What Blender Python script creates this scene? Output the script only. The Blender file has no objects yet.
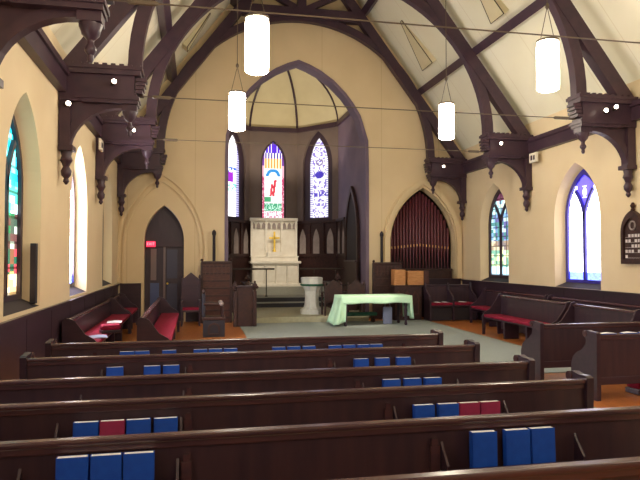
import bpy, bmesh, math, random
from mathutils import Vector, Matrix
from mathutils.geometry import tessellate_polygon
random.seed(7)
SC = bpy.context.scene
COL = SC.collection
PI = math.pi

# ------------------------------------------------------------------ colours and materials
def lin(r, g, b):
    f = lambda c: (c/255/12.92) if c/255 <= .04045 else ((c/255+.055)/1.055)**2.4
    return (f(r), f(g), f(b), 1)

def mat(name, col, rough=.6, col2=None, scale=8, stretch=(1, 1, 1), spec=.5, metal=0, bump=0, emit=None, es=0):
    m = bpy.data.materials.new(name); m.use_nodes = True
    nt = m.node_tree; b = nt.nodes['Principled BSDF']
    b.inputs['Roughness'].default_value = rough
    b.inputs['Metallic'].default_value = metal
    b.inputs['Specular IOR Level'].default_value = spec
    b.inputs['Base Color'].default_value = col
    if col2 or bump:
        tc = nt.nodes.new('ShaderNodeTexCoord'); mp = nt.nodes.new('ShaderNodeMapping')
        mp.inputs['Scale'].default_value = stretch
        nt.links.new(tc.outputs['Object'], mp.inputs['Vector'])
        n = nt.nodes.new('ShaderNodeTexNoise'); n.inputs['Scale'].default_value = scale; n.inputs['Detail'].default_value = 5
        nt.links.new(mp.outputs['Vector'], n.inputs['Vector'])
        if col2:
            r = nt.nodes.new('ShaderNodeValToRGB')
            r.color_ramp.elements[0].position = .3; r.color_ramp.elements[1].position = .7
            r.color_ramp.elements[0].color = col; r.color_ramp.elements[1].color = col2
            nt.links.new(n.outputs['Fac'], r.inputs['Fac']); nt.links.new(r.outputs['Color'], b.inputs['Base Color'])
        if bump:
            bp = nt.nodes.new('ShaderNodeBump'); bp.inputs['Strength'].default_value = bump; bp.inputs['Distance'].default_value = .01
            nt.links.new(n.outputs['Fac'], bp.inputs['Height']); nt.links.new(bp.outputs['Normal'], b.inputs['Normal'])
    if emit:
        b.inputs['Emission Color'].default_value = emit; b.inputs['Emission Strength'].default_value = es
    return m

def seams(m, sx, sy, axes, amount=.86, width=.012):
    """thin board joints added to a plaster material; axes = which object axes drive the joints"""
    nt = m.node_tree; b = nt.nodes['Principled BSDF']
    tc = nt.nodes.new('ShaderNodeTexCoord'); sp = nt.nodes.new('ShaderNodeSeparateXYZ'); cb = nt.nodes.new('ShaderNodeCombineXYZ')
    nt.links.new(tc.outputs['Object'], sp.inputs[0])
    nt.links.new(sp.outputs[axes[0]], cb.inputs[0]); nt.links.new(sp.outputs[axes[1]], cb.inputs[1])
    br = nt.nodes.new('ShaderNodeTexBrick'); br.offset = 0
    br.inputs['Scale'].default_value = 1; br.inputs['Brick Width'].default_value = sx; br.inputs['Row Height'].default_value = sy
    br.inputs['Mortar Size'].default_value = width; br.inputs['Mortar Smooth'].default_value = .3
    br.inputs['Color1'].default_value = (1, 1, 1, 1); br.inputs['Color2'].default_value = (1, 1, 1, 1)
    br.inputs['Mortar'].default_value = (amount, amount*.96, amount*.9, 1)
    nt.links.new(cb.outputs[0], br.inputs['Vector'])
    mx = nt.nodes.new('ShaderNodeMix'); mx.data_type = 'RGBA'; mx.blend_type = 'MULTIPLY'; mx.inputs[0].default_value = 1
    src = b.inputs['Base Color'].links[0].from_socket if b.inputs['Base Color'].links else None
    if src: nt.links.new(src, mx.inputs[6])
    else: mx.inputs[6].default_value = b.inputs['Base Color'].default_value
    nt.links.new(br.outputs['Color'], mx.inputs[7]); nt.links.new(mx.outputs[2], b.inputs['Base Color'])
    return m

M = {}
M['wall'] = mat('cream_plaster', lin(226, 207, 172), .8, lin(220, 199, 162), 1.2, bump=.03)
M['front'] = seams(mat('front_plaster', lin(221, 200, 161), .8, lin(215, 193, 153), 1.2), 1.9, 30, ('X', 'Z'), .86)
M['ceil'] = seams(mat('ceiling_board', lin(234, 230, 208), .8, lin(229, 224, 200), 1.0), 1.25, 60, ('Y', 'Z'), .88)
M['beam'] = mat('dark_truss_wood', lin(68, 46, 58), .42, lin(54, 38, 52), 5, (1, 1, 1), .45)
M['pew'] = mat('dark_pew_wood', lin(60, 41, 52), .34, lin(47, 34, 46), 6, (.4, 3, 3), .5)
M['pewback'] = mat('pew_back_boards', lin(66, 45, 52), .4, lin(50, 36, 47), 7, (2.2, 2.2, .25), .5)
M['pewrail'] = mat('polished_pew_rail', lin(84, 56, 58), .24, lin(66, 46, 54), 6, (.4, 3, 3), .6)
M['carved'] = mat('carved_oak', lin(66, 40, 36), .45, lin(44, 28, 30), 14, (1, 1, 1), .4)
M['redwood'] = mat('reddish_oak', lin(88, 52, 44), .4, lin(64, 40, 38), 10, (1, 1, 4), .4)
M['oak'] = mat('golden_oak', lin(206, 150, 96), .4, lin(180, 122, 72), 8, (1, 1, 5), .4)
M['floor'] = mat('orange_wood_floor', lin(196, 122, 62), .3, lin(168, 98, 50), 5, (8, .6, 1), .5)
M['carpet'] = mat('grey_green_carpet', lin(158, 166, 162), .95, lin(146, 154, 150), 40, spec=.1)
M['carpet_tan'] = mat('tan_chancel_carpet', lin(176, 172, 146), .95, lin(160, 158, 138), 12, spec=.1)
M['carpet_gray'] = mat('gray_step_carpet', lin(164, 164, 154), .95, lin(150, 150, 142), 30, spec=.1)
M['riser'] = mat('dark_riser', lin(44, 42, 48), .7)
M['marble'] = mat('cream_marble', lin(234, 230, 220), .4, lin(222, 216, 204), 6, spec=.4)
M['white'] = mat('white_stone', lin(226, 228, 222), .5, lin(206, 208, 204), 8, spec=.4)
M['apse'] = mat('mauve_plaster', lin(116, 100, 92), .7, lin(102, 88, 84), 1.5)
M['mauve'] = mat('light_tinted_mauve_plaster', lin(118, 100, 116), .6, lin(100, 84, 106), 1.2)  # mauve base; purple window light on the chancel walls goes into the tint
M['vault'] = mat('vault_plaster', lin(216, 205, 168), .75, lin(206, 194, 156), 1.5)
M['ventboard'] = mat('vent_board', lin(214, 204, 170), .8, lin(206, 195, 160), 3)
M['palepanel'] = mat('pale_gothic_panel', lin(160, 148, 144), .6, lin(140, 128, 126), 6)
M['cloth'] = mat('pale_green_cloth', lin(206, 246, 216), .85, lin(196, 240, 208), 10, spec=.1)
M['red'] = mat('crimson_velvet', lin(146, 30, 58), .8, lin(122, 24, 50), 12, spec=.2)
M['green'] = mat('green_upholstery', lin(56, 104, 86), .8, lin(46, 88, 74), 12, spec=.2)
M['blue'] = mat('blue_book_cloth', lin(22, 84, 196), .5, lin(18, 74, 184), 20)
M['bookred'] = mat('magenta_book_cloth', lin(160, 46, 92), .5, lin(146, 40, 84), 20)
M['paper'] = mat('paper', lin(238, 240, 244), .8)
M['gold'] = mat('brass', lin(240, 205, 80), .35, metal=.2)
M['brass'] = mat('dull_bronze', lin(100, 88, 74), .45, metal=.3)
M['iron'] = mat('dark_iron', lin(60, 50, 44), .5, metal=.4)
M['black'] = mat('black_case', lin(30, 32, 44), .5)
M['pipe'] = mat('crimson_organ_pipe', lin(96, 36, 48), .45, lin(80, 30, 42), 4, (1, 1, .3))
M['mouth'] = mat('gilded_pipe_mouth', lin(196, 150, 96), .4, metal=.3)
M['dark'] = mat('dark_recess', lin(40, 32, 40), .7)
M['doorwood'] = mat('dark_door', lin(60, 46, 58), .5, lin(50, 38, 50), 6, (4, 1, .5))
M['doorblue'] = mat('blue_door_panel', lin(70, 84, 128), .4)
M['doorside'] = mat('slate_door_panel', lin(58, 58, 80), .4)
M['bluegray'] = mat('grayed_glass', lin(120, 104, 104), .3)
M['frame'] = mat('halation_blue_frame', lin(58, 48, 146), .4)  # blue-violet puts the glare halo of the bright glass into the frame colour
M['framebrown'] = mat('brown_window_frame', lin(56, 40, 52), .5)
M['plastic'] = mat('white_plastic', lin(232, 224, 206), .5)
M['bulb'] = mat('lit_bulb', lin(255, 244, 220), .4, emit=(1, .88, .68, 1), es=14)
M['lantern'] = mat('lit_lantern_glass', lin(255, 248, 230), .4, emit=(1, .885, .69, 1), es=24)
M['exit'] = mat('red_lit_face', lin(200, 30, 50), .4, emit=(1, .03, .1, 1), es=.6)
M['exittext'] = mat('bright_red_letters', lin(255, 120, 130), .4, emit=(1, .2, .25, 1), es=1.4)
M['boardcard'] = mat('white_number_cards', lin(214, 206, 204), .6)
M['lav'] = mat('lavender_cloth', lin(132, 140, 168), .8)

def glass_mat(name, strength):
    m = bpy.data.materials.new(name); m.use_nodes = True
    nt = m.node_tree; b = nt.nodes['Principled BSDF']
    a = nt.nodes.new('ShaderNodeAttribute'); a.attribute_name = 'glass'
    nt.links.new(a.outputs['Color'], b.inputs['Emission Color'])
    nt.links.new(a.outputs['Color'], b.inputs['Base Color'])
    b.inputs['Emission Strength'].default_value = strength
    b.inputs['Roughness'].default_value = .25
    return m
M['glass'] = glass_mat('backlit_stained_glass', 1.0)

# ------------------------------------------------------------------ mesh builder
class MB:
    def __init__(s): s.v = []; s.f = []
    def add(s, vs, fs):
        o = len(s.v); s.v += [tuple(p) for p in vs]; s.f += [tuple(i+o for i in f) for f in fs]; return s
    def box(s, x0, x1, y0, y1, z0, z1):
        return s.add([(x0,y0,z0),(x1,y0,z0),(x1,y1,z0),(x0,y1,z0),(x0,y0,z1),(x1,y0,z1),(x1,y1,z1),(x0,y1,z1)],
                     [(0,3,2,1),(4,5,6,7),(0,1,5,4),(1,2,6,5),(2,3,7,6),(3,0,4,7)])
    def cbox(s, x0, x1, y0, y1, z0, z1, c=.012):
        """box with chamfered edges"""
        bm = bmesh.new()
        r = bmesh.ops.create_cube(bm, size=1)
        for v in bm.verts:
            v.co = Vector((x0+(v.co.x+.5)*(x1-x0), y0+(v.co.y+.5)*(y1-y0), z0+(v.co.z+.5)*(z1-z0)))
        c = min(c, .45*min(abs(x1-x0), abs(y1-y0), abs(z1-z0)))
        bmesh.ops.bevel(bm, geom=bm.edges[:], offset=c, segments=2, profile=.6, affect='EDGES')
        return s.bm(bm)
    def bm(s, bm):
        bm.verts.ensure_lookup_table(); bm.verts.index_update()
        s.add([v.co[:] for v in bm.verts], [[v.index for v in f.verts] for f in bm.faces]); bm.free(); return s
    def prism(s, pts, axis, a, b):
        """extrude a 2D outline along axis from a to b. axis x: pts=(y,z); y: pts=(x,z); z: pts=(x,y)"""
        mk = {'x': lambda p, t: (t, p[0], p[1]), 'y': lambda p, t: (p[0], t, p[1]), 'z': lambda p, t: (p[0], p[1], t)}[axis]
        n = len(pts)
        vs = [mk(p, a) for p in pts]+[mk(p, b) for p in pts]
        fs = [(i, (i+1) % n, n+(i+1) % n, n+i) for i in range(n)]
        tris = tessellate_polygon([[Vector((p[0], p[1], 0)) for p in pts]])
        fs += [tuple(t) for t in tris]+[tuple(n+i for i in reversed(t)) for t in tris]
        return s.add(vs, fs)
    def bar(s, p, q, w, h, up=(0, 0, 1)):
        """rectangular bar from p to q: w across, h along up"""
        p, q = Vector(p), Vector(q); d = (q-p).normalized(); u = Vector(up); u = (u-d*u.dot(d)).normalized(); r = d.cross(u)
        vs = [e+r*a*w/2+u*b*h/2 for e in (p, q) for a, b in ((-1,-1),(1,-1),(1,1),(-1,1))]
        return s.add(vs, [(0,3,2,1),(4,5,6,7),(0,1,5,4),(1,2,6,5),(2,3,7,6),(3,0,4,7)])
    def sweep(s, path, w, h, side):
        """rectangular section along a planar path; side = constant axis (width w along it), h in the plane"""
        side = Vector(side).normalized(); pts = [Vector(p) for p in path]; n = len(pts); rows = []
        for i, p in enumerate(pts):
            d = (pts[min(i+1, n-1)]-pts[max(i-1, 0)]).normalized(); nn = side.cross(d).normalized()
            rows.append([p+side*a*w/2+nn*b*h/2 for a, b in ((-1,-1),(1,-1),(1,1),(-1,1))])
        vs = [v for r in rows for v in r]; fs = []
        for i in range(n-1):
            for k in range(4): fs.append((4*i+k, 4*i+(k+1) % 4, 4*i+4+(k+1) % 4, 4*i+4+k))
        fs += [(3,2,1,0), tuple(4*(n-1)+k for k in range(4))]
        return s.add(vs, fs)
    def tube(s, path, r, n=8):
        pts = [Vector(p) for p in path]; m = len(pts); rows = []
        for i, p in enumerate(pts):
            d = (pts[min(i+1, m-1)]-pts[max(i-1, 0)]).normalized()
            a = Vector((0, 0, 1)) if abs(d.z) < .9 else Vector((1, 0, 0))
            u = d.cross(a).normalized(); w = d.cross(u)
            rr = r[i] if isinstance(r, (list, tuple)) else r
            rows.append([p+(u*math.cos(t)+w*math.sin(t))*rr for t in [2*PI*k/n for k in range(n)]])
        vs = [v for q in rows for v in q]; fs = []
        for i in range(m-1):
            for k in range(n): fs.append((n*i+k, n*i+(k+1) % n, n*i+n+(k+1) % n, n*i+n+k))
        fs += [tuple(reversed(range(n))), tuple(n*(m-1)+k for k in range(n))]
        return s.add(vs, fs)
    def lathe(s, prof, c=(0, 0, 0), n=16, rot=0):
        """profile (r, z) turned about the vertical through c"""
        m = len(prof); vs = []
        for r, z in prof:
            for k in range(n):
                t = 2*PI*k/n+rot; vs.append((c[0]+r*math.cos(t), c[1]+r*math.sin(t), c[2]+z))
        fs = []
        for i in range(m-1):
            for k in range(n): fs.append((n*i+k, n*i+(k+1) % n, n*i+n+(k+1) % n, n*i+n+k))
        fs += [tuple(reversed(range(n))), tuple(n*(m-1)+k for k in range(n))]
        return s.add(vs, fs)
    def ball(s, c, r, n=10, sq=(1, 1, 1)):
        prof = [(max(.001, r*math.sin(PI*i/6)), -r*math.cos(PI*i/6)) for i in range(7)]
        o = len(s.v); s.lathe(prof, (0, 0, 0), n)
        for i in range(o, len(s.v)):
            x, y, z = s.v[i]; s.v[i] = (c[0]+x*sq[0], c[1]+y*sq[1], c[2]+z*sq[2])
        return s
    def build(s, name, m, parent=None, world=False, smooth=False):
        me = bpy.data.meshes.new(name); vs = s.v
        if world and parent is not None:
            L = parent.location
            if parent.parent: L = L+parent.parent.location
            vs = [(x-L.x, y-L.y, z-L.z) for x, y, z in vs]
        me.from_pydata(vs, [], s.f); me.update()
        bm = bmesh.new(); bm.from_mesh(me); bmesh.ops.recalc_face_normals(bm, faces=bm.faces[:]); bm.to_mesh(me); bm.free()
        if smooth:
            for p in me.polygons: p.use_smooth = True
            try: me.set_sharp_from_angle(angle=math.radians(40))
            except Exception: pass
        me.materials.append(M[m] if isinstance(m, str) else m)
        o = bpy.data.objects.new(name, me); COL.objects.link(o)
        if parent is not None: o.parent = parent
        return o

def tag(o, label=None, cat=None, group=None, kind=None):
    if label: o['label'] = label
    if cat: o['category'] = cat
    if group: o['group'] = group
    if kind: o['kind'] = kind
    return o
def thing(name, label, cat, loc=(0, 0, 0), rz=0, group=None):
    o = bpy.data.objects.new(name, None); COL.objects.link(o); o.location = loc; o.rotation_euler = (0, 0, rz); o.empty_display_size = .1
    return tag(o, label, cat, group)
KIDS = {}
def copy_tree(o, parent=None):
    c = o.copy(); COL.objects.link(c)
    if parent is not None: c.parent = parent
    for ch in [k for k in bpy.data.objects if k.parent == o]: copy_tree(ch, c)
    return c
def struct(o): return tag(o, kind='structure')

def pointed(hw, z0, spring, apex, n=10, c=0.0):
    """closed pointed-arch outline, counter-clockwise from lower left"""
    rise = apex-spring; k = (rise*rise-hw*hw)/(2*hw); R = hw+k; tm = math.asin(min(1, rise/R))
    right = [(c-k+R*math.cos(tm*i/n), spring+R*math.sin(tm*i/n)) for i in range(n+1)]
    left = [(2*c-x, z) for x, z in reversed(right[:-1])]
    return [(c-hw, z0), (c+hw, z0)]+right+left
def inside(pts, x, y):
    r = False; n = len(pts)
    for i in range(n):
        x1, y1 = pts[i]; x2, y2 = pts[(i+1) % n]
        if (y1 > y) != (y2 > y) and x < (x2-x1)*(y-y1)/(y2-y1)+x1: r = not r
    return r

def wall_panel(name, m, origin, du, dn, outline, holes, thick):
    """a wall of given thickness: outline and holes in (u, z); u runs along du from origin, dn points out of the room"""
    O, U, N = Vector(origin), Vector(du).normalized(), Vector(dn).normalized()
    P = lambda p, t: O+U*p[0]+N*t+Vector((0, 0, p[1]))
    mb = MB()
    for t, idx in ((0, 0), (thick, 1)):
        loops = [outline]+[h[idx] for h in holes]
        flat = [p for l in loops for p in l]
        tris = tessellate_polygon([[Vector((p[0], p[1], 0)) for p in l] for l in loops])
        mb.add([P(p, t) for p in flat], tris)
    for h in holes:
        n = len(h[0]); mb.add([P(p, 0) for p in h[0]]+[P(p, thick) for p in h[1]], [(i, (i+1) % n, n+(i+1) % n, n+i) for i in range(n)])
    n = len(outline); mb.add([P(p, 0) for p in outline]+[P(p, thick) for p in outline], [(i, (i+1) % n, n+(i+1) % n, n+i) for i in range(n)])
    return struct(mb.build(name, m))

# ------------------------------------------------------------------ dimensions
XL, XR, YB, YF = -2.15, 8.38, -3.0, 18.2
CX = (XL+XR)/2
SLOPE = 1.32
NRM = math.sqrt(1+SLOPE**2)
def roof(x, off=0):   # height of the rafter top at x, shifted off along the roof normal
    d = abs(x-CX); return 4.95+SLOPE*((XR-.02-CX)-d)+off*NRM
TRUSS_Y = [17.93, 14.12, 10.4, 6.55]
WIN_Y = [8.45, 12.25, 16.1, 4.6, .7]
RIDGE = roof(CX, .24)

# ------------------------------------------------------------------ room shell
fl = MB().box(XL-.4, XR+.4, YB, YF+.3, -.2, 0); struct(fl.build('floor', 'floor'))
def niche(y, hw=.84, splay=.14):
    return (pointed(hw, 1.17, 2.75, 4.0, 10, y), pointed(hw-splay, 1.27, 2.8, 3.86, 10, y))
outl = [(YB, 0), (YF, 0), (YF, 5.3), (YB, 5.3)]
wall_panel('wall_left', 'wall', (XL, 0, 0), (0, 1, 0), (-1, 0, 0), outl, [niche(y) for y in WIN_Y], .28)
wall_panel('wall_right', 'wall', (XR, 0, 0), (0, 1, 0), (1, 0, 0), outl, [niche(y) for y in WIN_Y], .28)
c = MB()
for sx in (-1, 1):
    xe = CX+sx*(XR-CX+.1)
    c.add([(xe, YB, roof(xe, .24)), (xe, YF+.25, roof(xe, .24)), (CX, YF+.25, RIDGE), (CX, YB, RIDGE),
           (xe, YB, roof(xe, .3)), (xe, YF+.25, roof(xe, .3)), (CX, YF+.25, RIDGE+.1), (CX, YB, RIDGE+.1)],
          [(0,1,2,3), (4,5,6,7), (0,1,5,4), (2,3,7,6), (1,2,6,5), (0,3,7,4)])
struct(c.build('ceiling', 'ceil'))
gable = [(XL-.1, 0), (XR+.1, 0), (XR+.1, roof(XR+.1, .24)), (CX, RIDGE), (XL-.1, roof(XL-.1, .24))]
AC = 3.07
half = [(2.21, .001), (2.21, 4.85), (2.19, 5.5), (1.95, 6.27), (1.73, 6.63), (1.48, 6.95), (1.1, 7.32), (.69, 7.6), (.34, 7.77), (0, 7.89)]
arch = [(AC+x, z) for x, z in half]+[(AC-x, z) for x, z in reversed(half[:-1])]
org = pointed(1.09, 1.15, 2.3, 4.07, 12, 7.07)
dor = pointed(.56, .0, 2.35, 3.38, 12, -.87)
dor = [(x, max(z, .001)) for x, z in dor]
wall_panel('wall_front', 'front', (0, YF, 0), (1, 0, 0), (0, 1, 0), gable, [(arch, arch), (org, org), (dor, dor)], .4)
struct(MB().add([(x, YB-.02, z) for x, z in gable], [tuple(range(5))]).build('wall_back', 'wall'))
# chancel arch lining, mauve moulding
def loop_strip(path, y0, y1, out):
    mb = MB(); n = len(path); vs = []
    for i, (x, z) in enumerate(path):
        a = Vector(path[max(0, i-1)]); b = Vector(path[min(n-1, i+1)]); d = (b-a).normalized(); nn = Vector((d.y, -d.x))*out
        vs += [(x, y0, z), (x+nn.x, y0, z+nn.y), (x+nn.x, y1, z+nn.y), (x, y1, z)]
    fs = []
    for i in range(n-1):
        for k in range(4): fs.append((4*i+k, 4*i+(k+1) % 4, 4*i+4+(k+1) % 4, 4*i+4+k))
    fs += [(3,2,1,0), tuple(4*(n-1)+k for k in range(4))]
    return mb.add(vs, fs)
struct(loop_strip(arch, YF-.03, YF+.5, -.1).build('trim_1', 'mauve'))
# cream mouldings round the organ arch and over the door recess
om = pointed(1.2, .0, 2.35, 4.25, 14, 7.05)[1:]; om = [om[0]]+om[1:]+[(7.05-1.2, 0)]
om = [p for p in om]
mm = MB()
mm.sweep([(x, YF-.05, max(z, 1.2)) for x, z in om if x < XR-.05], .1, .16, (0, 1, 0))
mm.sweep([(CX+(CX-7.1)*1.0+(x-7.1)*.86*1, YF-.12, z) for x, z in om if False] or [(7.05+(x-7.05)*1.05, YF-.02, max(z*1.015, 1.2)) for x, z in om if x < XR-.1], .05, .1, (0, 1, 0))
struct(mm.build('trim_2', 'front', smooth=True))
lm = MB(); 
for hw, top, th in ((1.22, 4.28, .1), (1.08, 4.08, .07)):
    o2 = pointed(hw, 1.13, 2.2, top, 16, -.9)
    lm.sweep([(x, YF-.03, z) for x, z in o2[1:]]+[(-.9-hw, YF-.03, 1.13)], .06, th, (0, 1, 0))
struct(lm.build('trim_3', 'front', smooth=True))
# wainscot along the walls, with a cap rail
for side, x, s in (('left', XL, 1), ('right', XR, -1)):
    top = 1.12 if s > 0 else 1.17
    mb = MB().box(min(x+s*.004, x+s*.03), max(x+s*.004, x+s*.03), YB+.05, YF-.05, 0, top-.04)
    mb.box(min(x+s*.004, x+s*.06), max(x+s*.004, x+s*.06), YB+.05, YF-.05, top-.05, top)
    y = YB+.3
    while y < YF-.2:
        mb.box(min(x+s*.03, x+s*.034), max(x+s*.03, x+s*.034), y, y+.05, .12, top-.05); y += 1.4
    mb.box(min(x+s*.03, x+s*.05), max(x+s*.03, x+s*.05), YB+.05, YF-.05, 0, .12)
    struct(mb.build('baseboard_'+side, 'pew'))
mb = MB()
for x0, x1 in ((XL+.07, -1.5), (-.25, .86), (5.4, XR-.07)):
    mb.box(x0, x1, YF-.03, YF-.004, 0, 1.15 if x0 > 5 else 1.1); mb.box(x0, x1, YF-.06, YF-.004, 1.14 if x0 > 5 else 1.08, 1.2 if x0 > 5 else 1.13)
struct(mb.build('baseboard_front', 'pew'))
# wall plates carrying the trusses
for side, x, s in (('left', XL, 1), ('right', XR, -1)):
    mb = MB().box(min(x, x+s*.13), max(x, x+s*.13), YB, YF-.01, 4.5, 4.82); mb.box(min(x, x+s*.17), max(x, x+s*.17), YB, YF-.01, 4.76, 4.86)
    struct(mb.build('trim_4' if s > 0 else 'trim_5', 'beam'))

# ------------------------------------------------------------------ windows
def col(*c): return lin(*c)
def mul(c, k): return (c[0]*k, c[1]*k, c[2]*k, 1)
def glass_pane(name, pts, to3, f, parent, nu=22, nv=76, strength=1.0):
    """one sheet of leaded glass: small quarries, each with its own colour"""
    us = [p[0] for p in pts]; vs_ = [p[1] for p in pts]; u0, u1, v0, v1 = min(us), max(us), min(vs_), max(vs_)
    mb = MB(); cols = []
    for i in range(nu):
        for j in range(nv):
            a, b = (i+.5)/nu, (j+.5)/nv
            if not inside(pts, u0+a*(u1-u0), v0+b*(v1-v0)): continue
            q = [(u0+(i+x)/nu*(u1-u0), v0+(j+y)/nv*(v1-v0)) for x, y in ((0,0),(1,0),(1,1),(0,1))]
            mb.add([to3(p) for p in q], [(0,1,2,3)]); cols.append(mul(f(a, b, i, j), strength))
    me = bpy.data.meshes.new(name); me.from_pydata(mb.v, [], mb.f); me.update()
    at = me.color_attributes.new('glass', 'FLOAT_COLOR', 'CORNER')
    for p in me.polygons:
        for li in p.loop_indices: at.data[li].color = cols[p.index]
    me.materials.append(M['glass'])
    o = bpy.data.objects.new(name, me); COL.objects.link(o); o.parent = parent; return o
def ring(pts, inner, P, t0, t1):
    n = len(pts); vs = [P(p, t) for t in (t0, t1) for l in (pts, inner) for p in l]; fs = []
    for i in range(n):
        j = (i+1) % n
        fs += [(i, j, n+j, n+i), (2*n+i, 2*n+j, 3*n+j, 3*n+i), (i, j, 2*n+j, 2*n+i), (n+i, n+j, 3*n+j, 3*n+i)]
    return MB().add(vs, fs)
def rnd(i, j, s=0): return random.Random(i*7919+j*104729+s*31).random()
WHITE = (1, 1, 1, 1)
def f_white(a, b, i, j):
    k = .92+.16*rnd(i//3, j//3)
    if j % 9 == 0 or i % 11 == 5: k *= .8
    if b < .07: return mul(lin(90, 110, 220), .8+.5*rnd(i, j))
    return (k, k*1.0, k*1.06, 1)
def f_monogram(a, b, i, j): return lin(70, 60, 190)
def f_patterned(a, b, i, j):
    h = rnd(i//2, j//3, 3)
    if b < .1: base = lin(200, 235, 255)
    elif b < .3: base = [lin(150, 190, 150), lin(225, 230, 180), lin(110, 160, 140)][int(h*3)]
    elif b < .42: base = [lin(150, 130, 110), lin(190, 180, 150), lin(120, 110, 110)][int(h*3)]
    elif b < .75: base = [lin(110, 150, 190), lin(90, 90, 140), lin(170, 200, 205), lin(70, 120, 120)][int(h*4)]
    else: base = [lin(150, 195, 205), lin(90, 120, 150), lin(200, 215, 200)][int(h*3)]
    if b > .9: base = lin(90, 50, 70)
    if i % 5 == 0 or (j % 8 == 0): base = mul(base, .35)
    return mul(base, .85)
def f_pictorial(a, b, i, j):
    h = rnd(i//3, j//3, 5)
    if b > .62: base = [lin(60, 215, 225), lin(30, 160, 190), lin(130, 240, 240)][int(h*3)]
    elif b > .45: base = [lin(225, 250, 245), lin(130, 230, 220), lin(70, 190, 170), lin(200, 240, 250)][int(h*4)]
    elif b > .25: base = [lin(30, 110, 70), lin(60, 80, 70), lin(40, 140, 100), lin(190, 210, 190), lin(90, 60, 60)][int(h*5)]
    elif b > .12: base = [lin(200, 70, 80), lin(230, 200, 110), lin(120, 80, 60), lin(40, 90, 70)][int(h*4)]
    else: base = [lin(255, 240, 205), lin(230, 190, 130)][int(h*2)]
    if j % 10 == 0: base = mul(base, .3)
    return mul(base, .9)
def f_center(a, b, i, j):
    h = rnd(i, j//2, 9); x = abs(a-.5)
    edge = x > .40
    if b > .86: base = lin(80, 40, 200) if (i % 4 or x < .06) else lin(240, 235, 255)
    elif b > .79: base = lin(60, 40, 150) if (i % 4 < 2) else lin(245, 240, 255)
    elif b > .66: base = lin(240, 140, 50) if i % 4 < 2 else lin(250, 235, 200)
    elif b > .56: base = lin(30, 130, 205) if .62 < math.hypot((a-.5)/.33, (b-.56)/.095) < 1.02 else lin(225, 245, 255)
    elif b > .22:
        base = lin(250, 250, 255)
        if .31 < b < .52 and (abs(a-.56-.5*(b-.42)) < .055 or (b < .46 and abs(a-.42-.4*(b-.38)) < .05)): base = lin(205, 25, 60)
        if .24 < b < .3 and a < .4: base = lin(30, 150, 100)
    elif b > .12: base = lin(20, 150, 110) if h > .3 else lin(180, 235, 215)
    else: base = lin(250, 245, 250) if h > .35 else lin(190, 110, 150)
    if edge: base = lin(190, 60, 110) if (b < .56 and h > .35) else (lin(230, 170, 190) if b < .7 else lin(110, 60, 150))
    return mul(base, 1.15)
def f_left(a, b, i, j):
    h = rnd(i//2, j//2, 11); base = mul(WHITE, 1.5)
    if .42 < b < .54 and a < .6: base = lin(150, 40, 190)
    elif .54 < b < .6: base = lin(70, 110, 210) if h > .4 else base
    elif .3 < b < .4: base = lin(110, 215, 190) if h > .5 else base
    if a > .8: base = lin(190, 190, 240) if j % 3 else lin(70, 50, 110)
    return mul(base, 1.1)
def f_right(a, b, i, j):
    h = rnd(i//2, j//2, 13); base = lin(238, 236, 255)
    if a < .12 or a > .88: base = lin(110, 90, 180) if j % 3 == 0 else lin(240, 240, 255)
    elif h > .72: base = lin(120, 105, 190)
    if math.hypot((a-.5)/.24, (b-.535)/.045) < 1: base = lin(50, 30, 165)
    if .26 < b < .32 and h > .4: base = lin(80, 60, 180)
    if .6 < math.hypot((a-.5)/.2, (b-.69)/.04) < 1.05: base = lin(120, 110, 150)
    return mul(base, 1.15)

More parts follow.
